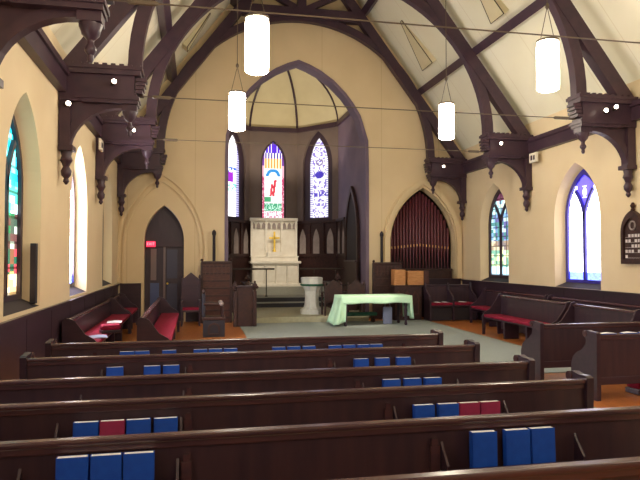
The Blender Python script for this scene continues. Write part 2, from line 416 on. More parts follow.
def side_window(n, side, y, f, strength, emblem=False):
    x, s = (XL, -1) if side == 'left' else (XR, 1)
    P = lambda p, t: (x+s*t, p[0], p[1])
    pts = niche(y)[1]; hw = .70
    inner = pointed(hw-.09, 1.36, 2.82, 3.74, 10, y)
    root = MB().add([P(p, .275) for p in niche(y)[1]], [tuple(range(len(pts)))]).build('window_%d' % n, 'framebrown'); struct(root)
    fr = ring(pts, inner, P, .2, .26).build('window_frame', 'frame' if emblem else 'framebrown', root)
    mu = MB(); mid = .055 if emblem else .05
    mu.sweep([P((y, 1.36), .225), P((y, 2.9), .225)], .05, mid*1.6, (1, 0, 0))
    for sg in (-1, 1):     # the two lancet heads branch from the mullion
        hd = [(y+sg*.0, 2.72), (y+sg*.02, 2.9), (y+sg*.09, 3.08), (y+sg*.2, 3.26), (y+sg*.32, 3.4)]
        mu.sweep([P(p, .225) for p in hd], .05, .07, (1, 0, 0))
        hd = [(y+sg*.02, 2.9), (y+sg*.16, 3.1), (y+sg*.3, 3.28)]
    mu.build('mullion', 'frame' if emblem else 'framebrown', root)
    if emblem:
        f0 = f
        def f(a, b, i, j, f0=f0):
            return lin(62, 54, 180) if (b > .66 and abs(a-.5) < .34*(b-.62)/.38+.02) else f0(a, b, i, j)
        e = MB(); ey, ez = y, 3.34
        e.tube([P((ey+.055*math.cos(t), ez+.09*math.sin(t)), .232) for t in [2*PI*k/16 for k in range(17)]], .014, 6)
        e.sweep([P((ey-.075, ez+.13), .232), P((ey+.075, ez+.13), .232)], .01, .022, (1, 0, 0))
        e.sweep([P((ey-.075, ez-.12), .232), P((ey+.075, ez-.12), .232)], .01, .022, (1, 0, 0))
        e.sweep([P((ey, ez-.12), .232), P((ey, ez+.13), .232)], .01, .018, (1, 0, 0))
        e.build('emblem', mat('pale_emblem', lin(235, 235, 255), .5, emit=(.85, .85, 1, 1), es=.7), root)
    glass_pane('stained_glass', inner, lambda p: P(p, .25), f, root, 20, 70, strength)
    # sloping sill
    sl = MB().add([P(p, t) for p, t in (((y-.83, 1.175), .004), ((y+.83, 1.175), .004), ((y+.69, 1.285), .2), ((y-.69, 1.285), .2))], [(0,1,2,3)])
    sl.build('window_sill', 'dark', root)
    return root
side_window(1, 'left', WIN_Y[0], f_pictorial, 1.4)
side_window(2, 'left', WIN_Y[1], f_white, 14.0)
side_window(3, 'left', WIN_Y[2], f_patterned, 1.3)
side_window(4, 'right', WIN_Y[1], f_white, 2.3, True)
side_window(5, 'right', WIN_Y[2], f_patterned, 1.2)
side_window(6, 'left', WIN_Y[3], f_white, 1.6)
side_window(7, 'left', WIN_Y[4], f_white, 1.6)
side_window(8, 'right', WIN_Y[0], f_white, 2.0)
side_window(9, 'right', WIN_Y[3], f_white, 1.6)
side_window(10, 'right', WIN_Y[4], f_white, 1.6)

# ------------------------------------------------------------------ chancel and apse
AX = 3.02
A = [(.72, YF+.4), (.86, 22.3), (AX-.94, 23.8), (AX+.94, 23.8), (5.28, 22.3), (5.28, YF+.4)]
CH = 6.9
def apse_seg(name, p, q, m, win=None, extra=None):
    p, q = Vector((*p, 0)), Vector((*q, 0)); L = (q-p).length; u = (q-p).normalized(); n = Vector((-u.y, u.x, 0))
    if n.dot((p+q)/2-Vector((AX, 20.5, 0))) < 0: n = -n
    holes = []
    if win:
        holes = [(pointed(win[0], win[1], win[2], win[3], 10, L/2),)*2]
    wall_panel(name, m, p, u, n, [(0, 0), (L, 0), (L, CH), (0, CH)], holes, .22)
    return p, u, n, L
def apse_window(n_, seg, win, f, st):
    p, u, n, L = seg
    P = lambda q, t: p+u*q[0]+n*t+Vector((0, 0, q[1]))
    pts = pointed(win[0]-.001, win[1], win[2], win[3], 10, L/2); k = .27 if win is W else .07
    inner = pointed(win[0]-k, win[1]+k*.5, win[2], win[3]-k, 10, L/2)
    root = MB().add([P(q, .215) for q in pts], [tuple(range(len(pts)))]).build('window_%d' % n_, 'framebrown'); struct(root)
    ring(pts, inner, P, .1, .2).build('window_frame', 'framebrown', root)
    glass_pane('stained_glass', inner, lambda q: P(q, .15), f, root, 30, 110, st)
W = (.72, 3.28, 5.45, 6.8)
struct_seg = []
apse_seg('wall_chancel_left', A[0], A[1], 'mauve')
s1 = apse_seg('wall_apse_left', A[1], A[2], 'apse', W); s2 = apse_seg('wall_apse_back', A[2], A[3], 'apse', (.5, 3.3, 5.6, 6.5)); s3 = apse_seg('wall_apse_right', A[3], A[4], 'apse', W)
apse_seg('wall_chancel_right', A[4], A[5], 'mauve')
apse_window(11, s1, W, f_left, .62); apse_window(12, s2, (.5, 3.3, 5.6, 6.5), f_center, .5); apse_window(13, s3, W, f_right, .5)
# vault: plaster cells rising from the cornice to a boss, and dark ribs
boss = Vector((AX+.02, 21.75, 9.15))
def rib(p, t):
    p = Vector(p); h = math.sin(t*PI/2); r = 1-math.cos(t*PI/2)
    return Vector((p.x+(boss.x-p.x)*r, p.y+(boss.y-p.y)*r, p.z+(boss.z-p.z)*(h*.82+.18*t)))
corner = [Vector((x, y, CH)) for x, y in A]
v = MB(); N = 10
def cell(p, q, f1, f2):
    vs = []
    for k in range(N+1): vs += [f1(k/N), f2(k/N)]
    v.add(vs, [(2*k, 2*k+1, 2*k+3, 2*k+2) for k in range(N)])
for i in range(1, 4):
    cell(None, None, lambda t, i=i: rib(corner[i], t), lambda t, i=i: rib(corner[i+1], t))
def strt(x0, t, y):
    q = rib((x0, 21.75, CH), t); q.y = y; return q
for x0, cr in ((.72, corner[1]), (5.28, corner[4])):
    cell(None, None, lambda t: rib(cr, t), lambda t: strt(x0, t, 21.0)); cell(None, None, lambda t: strt(x0, t, 21.0), lambda t: strt(x0, t, YF+.4))
struct(v.build('ceiling_chancel', 'vault', smooth=True))
rb = MB()
for i in (1, 2, 3, 4): rb.tube([rib(corner[i], k/12)+Vector((0, -.02, -.03)) for k in range(13)], .045, 8)
struct(rb.build('trim_6', 'beam', smooth=True))
rb = MB()
for i in range(5):
    p, q = corner[i].copy(), corner[i+1].copy(); cdir = Vector((AX, 20.5, CH)); s = lambda w: w+(cdir-w).normalized()*.05
    rb.bar(s(p), s(q), .1, .16)
struct(rb.build('trim_7', 'beam'))
# back of the nave roof above chancel: closes the view through the arch
# dark panelling round the apse with pale pointed panels
pan = MB(); pale = MB(); 
for (p, q), cnt in (((A[0], A[1]), 5), ((A[1], A[2]), 3), ((A[3], A[4]), 3), ((A[4], (5.28, 20.95)), 2)):
    p, q = Vector((*p, 0)), Vector((*q, 0)); L = (q-p).length; u = (q-p).normalized(); n = Vector((-u.y, u.x, 0))
    if n.dot(Vector((AX, 20.5, 0))-(p+q)/2) < 0: n = -n
    Q = lambda a, t, z: p+u*a+n*t+Vector((0, 0, z))
    def slab(m_, a0, a1, t0, t1, z0, z1):
        m_.add([Q(a, t, z) for z in (z0, z1) for a, t in ((a0, t0), (a1, t0), (a1, t1), (a0, t1))], [(0,3,2,1),(4,5,6,7),(0,1,5,4),(1,2,6,5),(2,3,7,6),(3,0,4,7)])
    slab(pan, 0, L, .005, .05, 0, 3.2); slab(pan, 0, L, .005, .12, 3.2, 3.3); slab(pan, 0, L, .005, .1, 1.9, 2.0)
    st = L/cnt
    for k in range(cnt+1): slab(pan, max(0, k*st-.05), min(L, k*st+.05), .05, .1, 2.0, 3.2)
    for k in range(cnt):
        pts = pointed(min(.15, st/2-.1), 2.02, 2.5, 2.98, 6, (k+.5)*st)
        nn = len(pts); pale.add([Q(a, .056, z) for a, z in pts]+[Q(a, .064, z) for a, z in pts], [tuple(range(nn)), tuple(range(nn, 2*nn))]+[(i, (i+1) % nn, nn+(i+1) % nn, nn+i) for i in range(nn)])
pr = struct(pan.build('trim_8', 'carved')); pale.build('gothic_panel', 'palepanel', pr)
# dark pointed doorway in the right chancel wall
dp = pointed(.72, .17, 2.6, 4.1, 8, 20.05); 
d4 = struct(MB().prism(dp, 'x', 5.22, 5.27).build('door_2', 'dark'))
inn = pointed(.84, .17, 2.6, 4.3, 8, 20.05)
ring(inn, pointed(.72, .17, 2.6, 4.1, 8, 20.05), lambda p, t: (5.27-t, p[0], p[1]), .0, .1).build('door_frame', 'carved', d4)
# raised chancel floor and altar steps
struct(MB().box(1.25, 5.0, 17.25, YF+.02, .002, .17).box(.9, 5.36, YF, 23.8, .002, .17).build('floor_chancel', 'carpet_tan'))
st = MB(); rs = MB()
for y, z0, z1 in ((20.7, .17, .34), (21.0, .34, .51), (22.3, .51, .78)):
    st.box(1.0, 5.26, y-.03, 23.78, z1-.03 if y < 22 else z0, z1); rs.box(1.0, 5.26, y, 23.77, z0, z1-.03)
so = struct(rs.build('trim_9', 'riser')); st.build('step_carpet', 'carpet_gray', so)

# carpet in the crossing and the aisle
tag(MB().cbox(1.2, 6.72, 8.9, 17.24, .001, .012, .004).build('carpet', 'carpet'), 'grey-green carpet spread over the crossing in front of the draped table', 'carpet')
tag(MB().cbox(3.3, 4.85, 2.0, 8.88, .001, .012, .004).build('carpet', 'carpet'), 'grey-green carpet runner in the aisle between the pew blocks', 'carpet')

# ------------------------------------------------------------------ doorway, front left
dr = struct(MB().prism([(x*1.0, z) for x, z in pointed(.555, .002, 2.35, 3.37, 12, -.87)], 'y', YF+.3, YF+.38).build('door_1', 'doorwood'))
MB().box(-1.42, -.32, YF+.2, YF+.3, 2.18, 2.34).build('transom', 'framebrown', dr)
MB().box(-.9, -.84, YF+.25, YF+.295, .02, 2.18).build('meeting_stile', 'bluegray', dr)
MB().box(-1.26, -1.1, YF+.27, YF+.296, 1.2, 2.12).build('door_glass', 'bluegray', dr)
MB().box(-1.27, -1.02, YF+.27, YF+.296, .1, 1.12).build('door_panel', 'doorblue', dr)
MB().box(-.8, -.5, YF+.27, YF+.296, .3, 1.1).box(-.8, -.5, YF+.27, YF+.296, 1.25, 2.1).build('door_panel', 'doorside', dr)
MB().ball((-.78, YF+.24, 1.1), .03).build('door_handle', 'gold', dr)
ex = thing('exit_sign', 'small red glowing exit sign over the doors in the pointed doorway', 'exit sign', (-1.25, YF+.13, 2.17))
MB().cbox(-.13, .13, -.03, .03, .0, .17, .01).build('sign_face', 'exit', ex)
def text_mesh(name, s, size, m, parent, loc, rot):
    cu = bpy.data.curves.new(name, 'FONT'); cu.body = s; cu.size = size; cu.align_x = 'CENTER'; cu.align_y = 'CENTER'; cu.extrude = .003
    t = bpy.data.objects.new(name+'_tmp', cu); COL.objects.link(t)
    bpy.context.view_layer.update()
    me = bpy.data.meshes.new_from_object(t.evaluated_get(bpy.context.evaluated_depsgraph_get()))
    bpy.data.objects.remove(t); me.materials.clear(); me.materials.append(M[m])
    o = bpy.data.objects.new(name, me); COL.objects.link(o); o.parent = parent; o.location = loc; o.rotation_euler = rot; return o
text_mesh('sign_lettering', 'EXIT', .11, 'exittext', ex, (0, -.034, .085), (PI/2, 0, 0))

# ------------------------------------------------------------------ roof trusses
truss_labels = {17.93: 'dark wooden roof truss against the front wall, framing the chancel arch',
                14.12: 'dark wooden arched roof truss, second out from the front wall',
                10.4: 'dark wooden arched roof truss with its foot above the carved hymn board',
                6.55: 'dark wooden roof truss closest overhead, its moulded beam end at the upper left'}
def make_truss(Y):
    r = thing('roof_truss', truss_labels[Y], 'roof truss', (CX, Y, 4.35), group='roof trusses along the nave')
    HW = XR-CX; T = .22
    for s in (-1, 1):
        X = lambda d: s*d            # local x measured from the centre line
        xa, xb = HW-1.27, HW-.015
        bx = lambda m, a, b, w, z0, z1: m.box(min(X(a), X(b)), max(X(a), X(b)), -w/2, w/2, z0, z1)
        h = MB()
        bx(h, xa+.10, xb, .26, .02, .60); bx(h, xa+.04, xb-.35, .34, .0, .06); bx(h, xa+.02, xb-.25, .38, .06, .12)
        bx(h, xa+.06, xb-.3, .32, .12, .17); bx(h, xa+.0, xb-.05, .40, .46, .54); bx(h, xa-.03, xb-.02, .44, .54, .60)
        ho = h.build('hammer_beam', 'beam', r)
        g = MB()                      # little battlements along the top edge
        k = xa
        while k < xb-.2: bx(g, k, k+.07, .42, .60, .63); k += .13
        g.build('cresting', 'beam', ho)
        e = MB()                      # stepped end block
        for q in range(4): bx(e, xa-.03-.02*q, xa+.08, .30-.03*q, .18+.07*q, .235+.07*q)
        e.build('end_moulding', 'beam', ho)
        # pendant drop below the hammer beam end
        p = MB().box(min(X(xa+.06), X(xa+.30)), max(X(xa+.06), X(xa+.30)), -.12, .12, -.1, .02)
        p.lathe([(.02, -.5), (.035, -.46), (.03, -.42), (.06, -.38), (.06, -.35), (.035, -.31), (.035, -.27), (.09, -.21), (.1, -.17), (.12, -.12), (.12, -.1)], (X(xa+.18), 0, 0), 12)
        p.build('pendant', 'beam', r, smooth=True)
        # wall post with turned foot
        w = MB().box(min(X(xb), X(xb-.17)), max(X(xb), X(xb-.17)), -.1, .1, -.72, .02)
        w.box(min(X(xb), X(xb-.22)), max(X(xb), X(xb-.22)), -.13, .13, -.78, -.70)
        w.lathe([(.015, -1.32), (.05, -1.27), (.035, -1.22), (.075, -1.17), (.085, -1.1), (.05, -1.03), (.07, -.98), (.1, -.93), (.075, -.86), (.09, -.78)], (X(xb-.1), 0, 0), 12)
        w.build('wall_post', 'beam', r, smooth=True)
        # curved bracket
        c = MB(); R = .86; cx_ = xb-.1-R
        c.sweep([(X(xb-.1-R+R*math.sin(t)), 0, -.78+ .78*math.cos(t)) for t in [PI/2*k/10 for k in range(11)]], .15, .12, (0, 1, 0))
        # web plate between bracket and beam
        pts = [(X(xb-.1-R+R*math.sin(t)), -.78+.78*math.cos(t)) for t in [PI/2*k/10 for k in range(11)]]+[(X(xb-.1), .03)]
        c.prism(pts, 'y', -.04, .04)
        c.build('bracket', 'beam', r)
        # rafter
        f = MB(); z_ = lambda d, o=0: roof(CX+d, o)-4.35
        n = Vector((SLOPE*1, 0, 1)).normalized()
        mid = -.14
        f.bar((X(HW-.10), 0, z_(HW-.10, mid)), (X(.02), 0, z_(.02, mid)), T, .28, (X(SLOPE), 0, 1))
        f.build('rafter', 'beam', r)
        # arched brace
        a = MB(); rx, rz = HW-1.27+.10, (4.12 if Y > 17 else 3.82)
        a.sweep([(X(rx*math.cos(t)), 0, .6+rz*math.sin(t)) for t in [PI/2*k/22 for k in range(23)]], (.19), .22, (0, 1, 0))
        a.build('arched_brace', 'beam', r, smooth=True)
        # diagonal strut above the collar
        d = MB().bar((X(.1), 0, 4.98), (X(1.15), 0, z_(1.15, -.3)), .14, .17); d.build('strut', 'beam', r)
    cz = 9.2-4.35
    xw = HW-(9.2-4.95)/SLOPE-.1
    MB().box(-xw, xw, -.12, .12, cz-.16, cz+.16).build('collar_beam', 'beam', r)
    MB().box(-.13, .13, -.11, .11, cz+.16, RIDGE-4.35-.6).build('king_post', 'beam', r)
    if Y < 17:
        rod = MB(); zz = .17; L = HW-1.27+.02
        rod.tube([(-L, 0, zz), (L, 0, zz)], .009, 6)
        for q in (-L+.35, L-.3): rod.lathe([(.02, -.13), (.05, -.1), (.055, 0), (.05, .1), (.02, .13)], (0, 0, 0), 8) if False else rod.tube([(q-.16, 0, zz), (q-.13, 0, zz), (q+.13, 0, zz), (q+.16, 0, zz)], [.015, .03, .03, .015], 8)
        rod.build('tie_rod', 'brass', r)
    return r
for Y in TRUSS_Y: make_truss(Y)
for x, lb in ((6.9, 'long dark purlin beam low on the window side of the roof by the hymn board'), (2*CX-6.9, 'long dark purlin beam low on the roof slope over the arched doorway'),
          (5.1, 'long dark purlin beam high on the roof slope over the organ'), (2*CX-5.1, 'long dark purlin beam high on the roof slope on the doorway side')):
    zc = roof(x, .115); s = 1 if x > CX else -1
    tag(MB().bar((x, YB+.1, zc), (x, YF-.05, zc), .2, .21, (s*SLOPE, 0, 1)).build('purlin', 'beam'), lb, 'purlin', 'purlins under the roof boards')

# spot lamps clipped to the beams
def spot(x, y, z, lb, aim):
    r = thing('spot_lamp', lb, 'spot lamp', (x, y, z), group='small spot lamps on the roof beams')
    a = Vector(aim).normalized()*.1
    MB().tube([-a*.6, a*.3, a*.5], [.03, .045, .045], 10).build('housing', 'iron', r, smooth=True)
    MB().ball(tuple(a*.55), .036).build('bulb', 'bulb', r, smooth=True)
spot(7.62, 10.17, 4.63, 'lit spot lamp on the beam above the carved hymn board', (-.5, -1, .2))
spot(7.82, 10.17, 4.70, 'second lit spot lamp above the hymn board, closer to the wall', (-.2, -1, .3))
spot(7.45, 13.89, 4.68, 'lit spot lamp on the beam next to the small white plaque', (-.4, -1, .2))
spot(7.55, 17.71, 4.68, 'lit spot lamp on the beam above the organ arch', (-.4, -1, .1))
spot(-1.3, 10.17, 4.66, 'small bright spot on the doorway-side beam between plaster bays', (.5, -1, .2))  # of the three doorway-side ones, two stand for small white highlights only
spot(-2.0, 10.25, 4.3, 'small bright spot low on the wall post between two deep window niches', (.5, -1, .0))
spot(-1.35, 13.89, 4.64, 'small bright spot on the beam over the small pale plaque', (.5, -1, .2))

# ------------------------------------------------------------------ hanging lanterns
def lantern(x, y, lb):
    r = thing('pendant_lantern', lb, 'hanging lantern', (x, y, 4.42), group='cylindrical lanterns hung in two rows')
    MB().lathe([(.13, .0), (.162, .02), (.165, .1), (.165, .68), (.155, .74), (.13, .76)], n=20).build('lamp_shade', 'lantern', r, smooth=True)
    MB().lathe([(.168, .745), (.172, .75), (.172, .775), (.12, .79), (.02, .8)], n=20).build('top_rim', 'brass', r, smooth=True)
    cbl = MB(); cbl.tube([(-.12, 0, .78), (0, 0, 1.3)], .006, 5).tube([(.12, 0, .78), (0, 0, 1.3)], .006, 5)
    cbl.tube([(0, 0, 1.28), (0, 0, roof(x, .23)-4.42)], .008, 5).lathe([(.012, 1.26), (.03, 1.29), (.03, 1.33), (.012, 1.36)], n=8)
    cbl.build('hanging_cable', 'brass', r)
lantern(.83, 8.4, 'bright white cylindrical lantern hanging nearest, over the middle pews')
lantern(.82, 12.3, 'bright white cylindrical lantern hanging just beside the chancel arch')
lantern(5.32, 12.3, 'bright white cylindrical lantern hanging in front of the organ arch')
lantern(5.3, 8.4, 'glaring white cylindrical lantern hanging before the bright plain window wall')
lantern(.83, 4.5, 'white cylindrical lantern hanging overhead, row nearer the doorway wall')
lantern(5.3, 4.5, 'white cylindrical lantern hanging overhead, row nearer the hymn board wall')
lantern(.83, .6, 'white cylindrical lantern at the rear of the doorway-side row')
lantern(5.3, .6, 'white cylindrical lantern at the rear of the hymn-board-side row')

# roof ventilator flaps
def vent(x, y, hw, ln, lb):
    s = 1 if x > CX else -1; U = Vector((-s, 0, SLOPE)).normalized(); Nn = Vector((-s*SLOPE, 0, -1)).normalized(); Yv = Vector((0, 1, 0))
    B = Vector((x, y, roof(x, .235)))
    r = thing('roof_vent', lb, 'roof vent', B, group='tapered roof vents')
    P = lambda a, b, t: Yv*a+U*b+Nn*t
    o = [(-hw, 0), (hw, 0), (.06, ln), (-.06, ln)]
    d = [.16, .16, .02, .02]
    MB().add([P(a, b, 0) for a, b in o]+[P(a, b, t) for (a, b), t in zip(o, d)], [(0,1,2,3), (4,5,6,7), (0,1,5,4), (1,2,6,5), (2,3,7,6), (3,0,4,7)]).build('flap', 'ventboard', r)
    e = MB()
    for i in range(4):
        (a, b), (a2, b2) = o[i], o[(i+1) % 4]; e.bar(P(a, b, d[i]), P(a2, b2, d[(i+1) % 4]), .016, .016, Nn)
    e.build('edging', 'iron', r)
vent(6.72, 16.6, .38, 1.5, 'tapered tan roof vent flap on the ceiling slope above the organ')
vent(6.82, 12.6, .3, 1.4, 'tapered tan roof vent flap on the ceiling above the glaring lantern')
vent(-.36, 17.0, .2, 1.2, 'tapered roof vent flap on the ceiling slope above the pointed doorway')

# plaques, hymn board, black box
def plaque(x, y, z, lb, s):
    r = thing('wall_plaque_sign', lb, 'plaque', (x, y, z), group='small pale plaques by the wall posts')
    MB().cbox(min(0, s*.05), max(0, s*.05), -.17, .17, 0, .24, .01).build('plate', 'plastic', r)
    MB().box(min(s*.05, s*.054), max(s*.05, s*.054), -.09, -.02, .06, .17).box(min(s*.05, s*.054), max(s*.05, s*.054), .02, .1, .06, .18).build('dark_slot', 'framebrown', r)
plaque(XR-.13, 13.7, 4.22, 'small white plaque with two dark marks below the wall beam near the patterned window', -1)
plaque(XL+.14, 13.7, 4.15, 'small pale plaque on the doorway-side wall beam', 1)
hb = thing('hymn_board', 'dark carved pointed hymn board on the window wall, rows of white numbers', 'hymn board', (XR-.01, 10.36, 1.78)); hb.scale = (1, .86, .92)
oy = pointed(.31, .0, .62, 1.0, 8)
MB().prism(oy, 'x', -.05, 0).build('back_board', 'carved', hb)
ring(pointed(.35, -.05, .62, 1.08, 8), pointed(.27, .05, .6, .92, 8), lambda p, t: (-t, p[0], p[1]), .0, .09).build('frame', 'carved', hb)
MB().lathe([(.02, 1.05), (.05, 1.09), (.03, 1.13), (.06, 1.18), (.02, 1.25)], (-.04, 0, 0), 8).build('finial', 'carved', hb)
MB().tube([(-.06, .09*math.cos(t), .76+.09*math.sin(t)) for t in [2*PI*k/14 for k in range(15)]], .018, 6).build('tracery', 'palepanel', hb)
for z in (.08, .19, .30, .41, .52):
    q = MB().box(-.054, -.0505, -.24, .24, z-.005, z)
    for k, y in enumerate((.2, .1, 0, -.1, -.2)):
        if rnd(k, int(z*100)) > .2: q.box(-.062, -.052, y-.03, y+.03, z, z+.06)
    q.build('number_row', 'boardcard', hb)
bb = thing('cabinet_speaker', 'tall narrow black box standing on the sill of the pictorial window', 'speaker', (XL-.045, 9.13, 1.215))
MB().cbox(-.04, .04, -.05, .05, 0, .84, .01).build('case', 'black', bb)
MB().box(-.034, .034, -.056, -.05, .04, .8).build('grille', 'dark', bb)

# ------------------------------------------------------------------ pews
PX0, PX1 = -1.68, 3.2
PC = (PX0+PX1)/2
end_prof = [(-.05, 0), (.5, 0), (.5, .40), (.46, .50), (.38, .57), (.27, .62), (.18, .70), (.17, .77), (.21, .81), (.23, .85), (.20, .885), (.14, .895), (.06, .88), (-.02, .885), (-.06, .87), (-.05, .6)]
def add_end(r, x, name='bench_end'):
    e = MB().prism(end_prof, 'x', x-.03, x+.03).build(name, 'pew', r)
    s_ = MB().tube([(x-.04, .185, .845), (x+.04, .185, .845)], .042, 12); s_.build('scroll', 'pewrail', e, smooth=True)
def rack(r, xa, xb):
    k = MB().box(xa, xb, -.125, -.035, .52, .535)
    k.box(xa, xb, -.135, -.122, .52, .575)
    for x in (xa, xb-.015): k.prism([(-.035, .48), (-.125, .52), (-.135, .60), (-.06, .68), (-.035, .72)], 'x', x, x+.015)
    k.build('book_rack', 'pew', r)
def make_pew(W, lb, group, racks, posts=True):
    """bench facing +Y: origin on the floor under the middle of its back"""
    h = W/2
    r = thing('church_pew', lb, 'pew', (0, 0, 0), group=group)
    MB().box(-h+.03, h-.03, -.015, .015, .2, .815).build('back_panel', 'pewback', r)
    t = MB().cbox(-h+.03, h-.03, -.04, .035, .82, .855, .012); t.cbox(-h+.03, h-.03, -.026, .026, .78, .82, .006); t.build('top_rail', 'pewrail', r)
    MB().cbox(-h+.03, h-.03, -.03, -.016, .20, .30, .006).build('bottom_rail', 'pew', r)
    MB().cbox(-h+.03, h-.03, .02, .46, .42, .45, .01).build('seat', 'pew', r)
    for s in (-1, 1): add_end(r, s*(h-.03))
    if posts:
        for x in posts:
            p = MB().box(x-.028, x+.028, -.05, -.016, 0, .70); p.box(x-.018, x+.018, -.042, -.016, .70, .74); p.box(x-.02, x+.02, -.03, .42, .30, .42); p.build('support_post', 'pewrail', r)
    for a, b in racks: rack(r, a, b)
    return r
pews = [('Z', 2.68), ('A', 3.60), ('B', 4.52), ('C', 5.40), ('D', 6.55), ('E', 7.60)]
lbl = {'E': 'front-row long dark pew facing the draped table, many blue hymnals along its back',
       'D': 'long dark pew one row behind the front pew of the main block',
       'C': 'long dark pew third from the front, three blue hymnals on its back',
       'B': 'long dark pew fourth from the front, blue and magenta hymnals on its back',
       'A': 'long dark pew fifth from the front, its racks holding the largest blue hymnals',
       'Z': 'dark pew whose top rail cuts the bottom edge of the view'}
PW = PX1-PX0
proto = make_pew(PW, lbl['A'], 'long pews of the main block', [(-1.68, -.84), (.73, 1.66)], posts=(-.80, .69))
for nme, y in pews:
    if nme == 'A': o = proto
    elif nme == 'E': o = make_pew(PW, lbl['E'], 'long pews of the main block', [(-1.75, 1.75)], posts=(-1.9, 1.9))
    else: o = copy_tree(proto)
    o.location = (PC, y, 0); o['label'] = lbl[nme]
# right-hand block, three short-aisle pews running to the window wall
sp = make_pew(3.2, 'dark pew at the head of the window-side block, carved end by the aisle', 'pews of the window-side block', [], posts=(0,))
sp.location = (6.66, 8.35, 0)
o = copy_tree(sp); o.location = (6.70, 7.1, 0); o['label'] = 'dark pew of the window-side block with scrolled end and open white books along its top'

# ------------------------------------------------------------------ hymnals
def make_book(m, colour, w=.163, h=.215):
    r = thing('hymnal_book', '', 'hymnal', (0, 0, 0))
    t = .046
    c = MB().box(-w/2, w/2, -t/2, -t/2+.004, 0, h).box(-w/2, w/2, t/2-.004, t/2, 0, h).box(-w/2, -w/2+.004, -t/2, t/2, 0, h)
    c.build('cover', m, r)
    MB().box(-w/2+.005, w/2-.006, -t/2+.0045, t/2-.0045, .004, h-.0005).build('page_block', 'paper', r)
    return r
pb = make_book('blue', 'blue'); pm = make_book('bookred', 'magenta')
used = {'blue': False, 'bookred': False}
rowname = {'A': 'the pew with the largest hymnals', 'B': 'the fourth pew from the front', 'C': 'the third pew from the front', 'D': 'the second pew from the front', 'E': 'the front pew'}
ordw = ['first', 'second', 'third', 'fourth', 'fifth', 'sixth', 'seventh', 'eighth', 'ninth', 'tenth', 'eleventh', 'twelfth', 'thirteenth']
ypew = dict(pews)
def book_x(px, y):
    a = math.radians(11.6); u = (px-320)/610
    d = y/(math.cos(a)-u*math.sin(a)); return d*(math.sin(a)+u*math.cos(a))
rows = {'A': ([(75, 0), (107, 0), (139, 0)], [(482, 0), (515, 0), (540, 0)]),
        'B': ([(88, 0), (114, 1), (140, 0), (167, 0)], [(423, 0), (447, 0), (468, 1), (487, 1)]),
        'C': ([], [(391, 0), (412, 0), (432, 0)]),
        'D': ([(116, 0), (153, 0), (172, 0)], [(361, 0), (382, 0), (403, 0)]),
        'E': ([(128, 0), (143, 0), (170, 0), (201, 0), (216, 0), (231, 0)], [(279, 0), (294, 0), (309, 0), (335, 0), (349, 0), (363, 0), (376, 0)])}
for rn, sides in rows.items():
    y = ypew[rn]-.082
    for si, bl in enumerate(sides):
        last = -99; n_of = {0: 0, 1: 0}; tot = {k: sum(1 for b in bl if b[1] == k) for k in (0, 1)}
        for px, kind in bl:
            x = max(book_x(px, y), last+.172); last = x
            key = 'bookred' if kind else 'blue'; pr_ = pm if kind else pb
            if not used[key]: b = pr_; used[key] = True
            else: b = copy_tree(pr_)
            b.location = (x, y, .5365); b.rotation_euler = (math.radians(-3+2*rnd(px, 2)), 0, math.radians(-1.5+3*rnd(px, 1)))
            b.scale = (1, 1, {'A': 1.13, 'B': .9}.get(rn, 1))
            c_ = 'magenta' if kind else 'blue'; which = ('the doorway side', 'the aisle side')[si]
            nth = ordw[n_of[kind]]; n_of[kind] += 1
            if rn == 'E': b['label'] = '%s hymnal, %s on the %s half of %s' % (c_, nth, ('doorway', 'aisle')[si], rowname[rn])
            elif tot[kind] == 1: b['label'] = 'lone %s hymnal in the %s rack of %s' % (c_, ('doorway-side', 'aisle-side')[si], rowname[rn])
            else: b['label'] = '%s hymnal, %s from the doorway in the %s rack, %s' % (c_, nth, ('doorway-side', 'aisle-side')[si], rowname[rn])
            b['group'] = 'hymnals in the pew racks'
# open service books lying along the front of the window-side pew
for k, (x, y) in enumerate(((5.3, 6.975), (5.62, 6.975), (5.9, 6.975))):
    b = thing('service_book', '%s of the open white service books along the window-side pew rail, counted from the aisle' % ordw[k], 'book', (x-.0, y+.0, .86), group='open service books')
    b.location = (x, 7.1, .857)
    MB().box(-.11, .11, -.04, .04, 0, .008).build('cover', 'blue', b)
    MB().add([(-.105, -.038, .009), (0, -.038, .02), (.105, -.038, .009), (-.105, .038, .009), (0, .038, .02), (.105, .038, .009), (-.105, -.038, .0085), (.105, -.038, .0085), (-.105, .038, .0085), (.105, .038, .0085)],
             [(0,1,4,3), (1,2,5,4), (0,1,2,7,6), (3,4,5,9,8), (6,7,9,8), (0,3,8,6), (2,5,9,7)]).build('pages', 'paper', b)

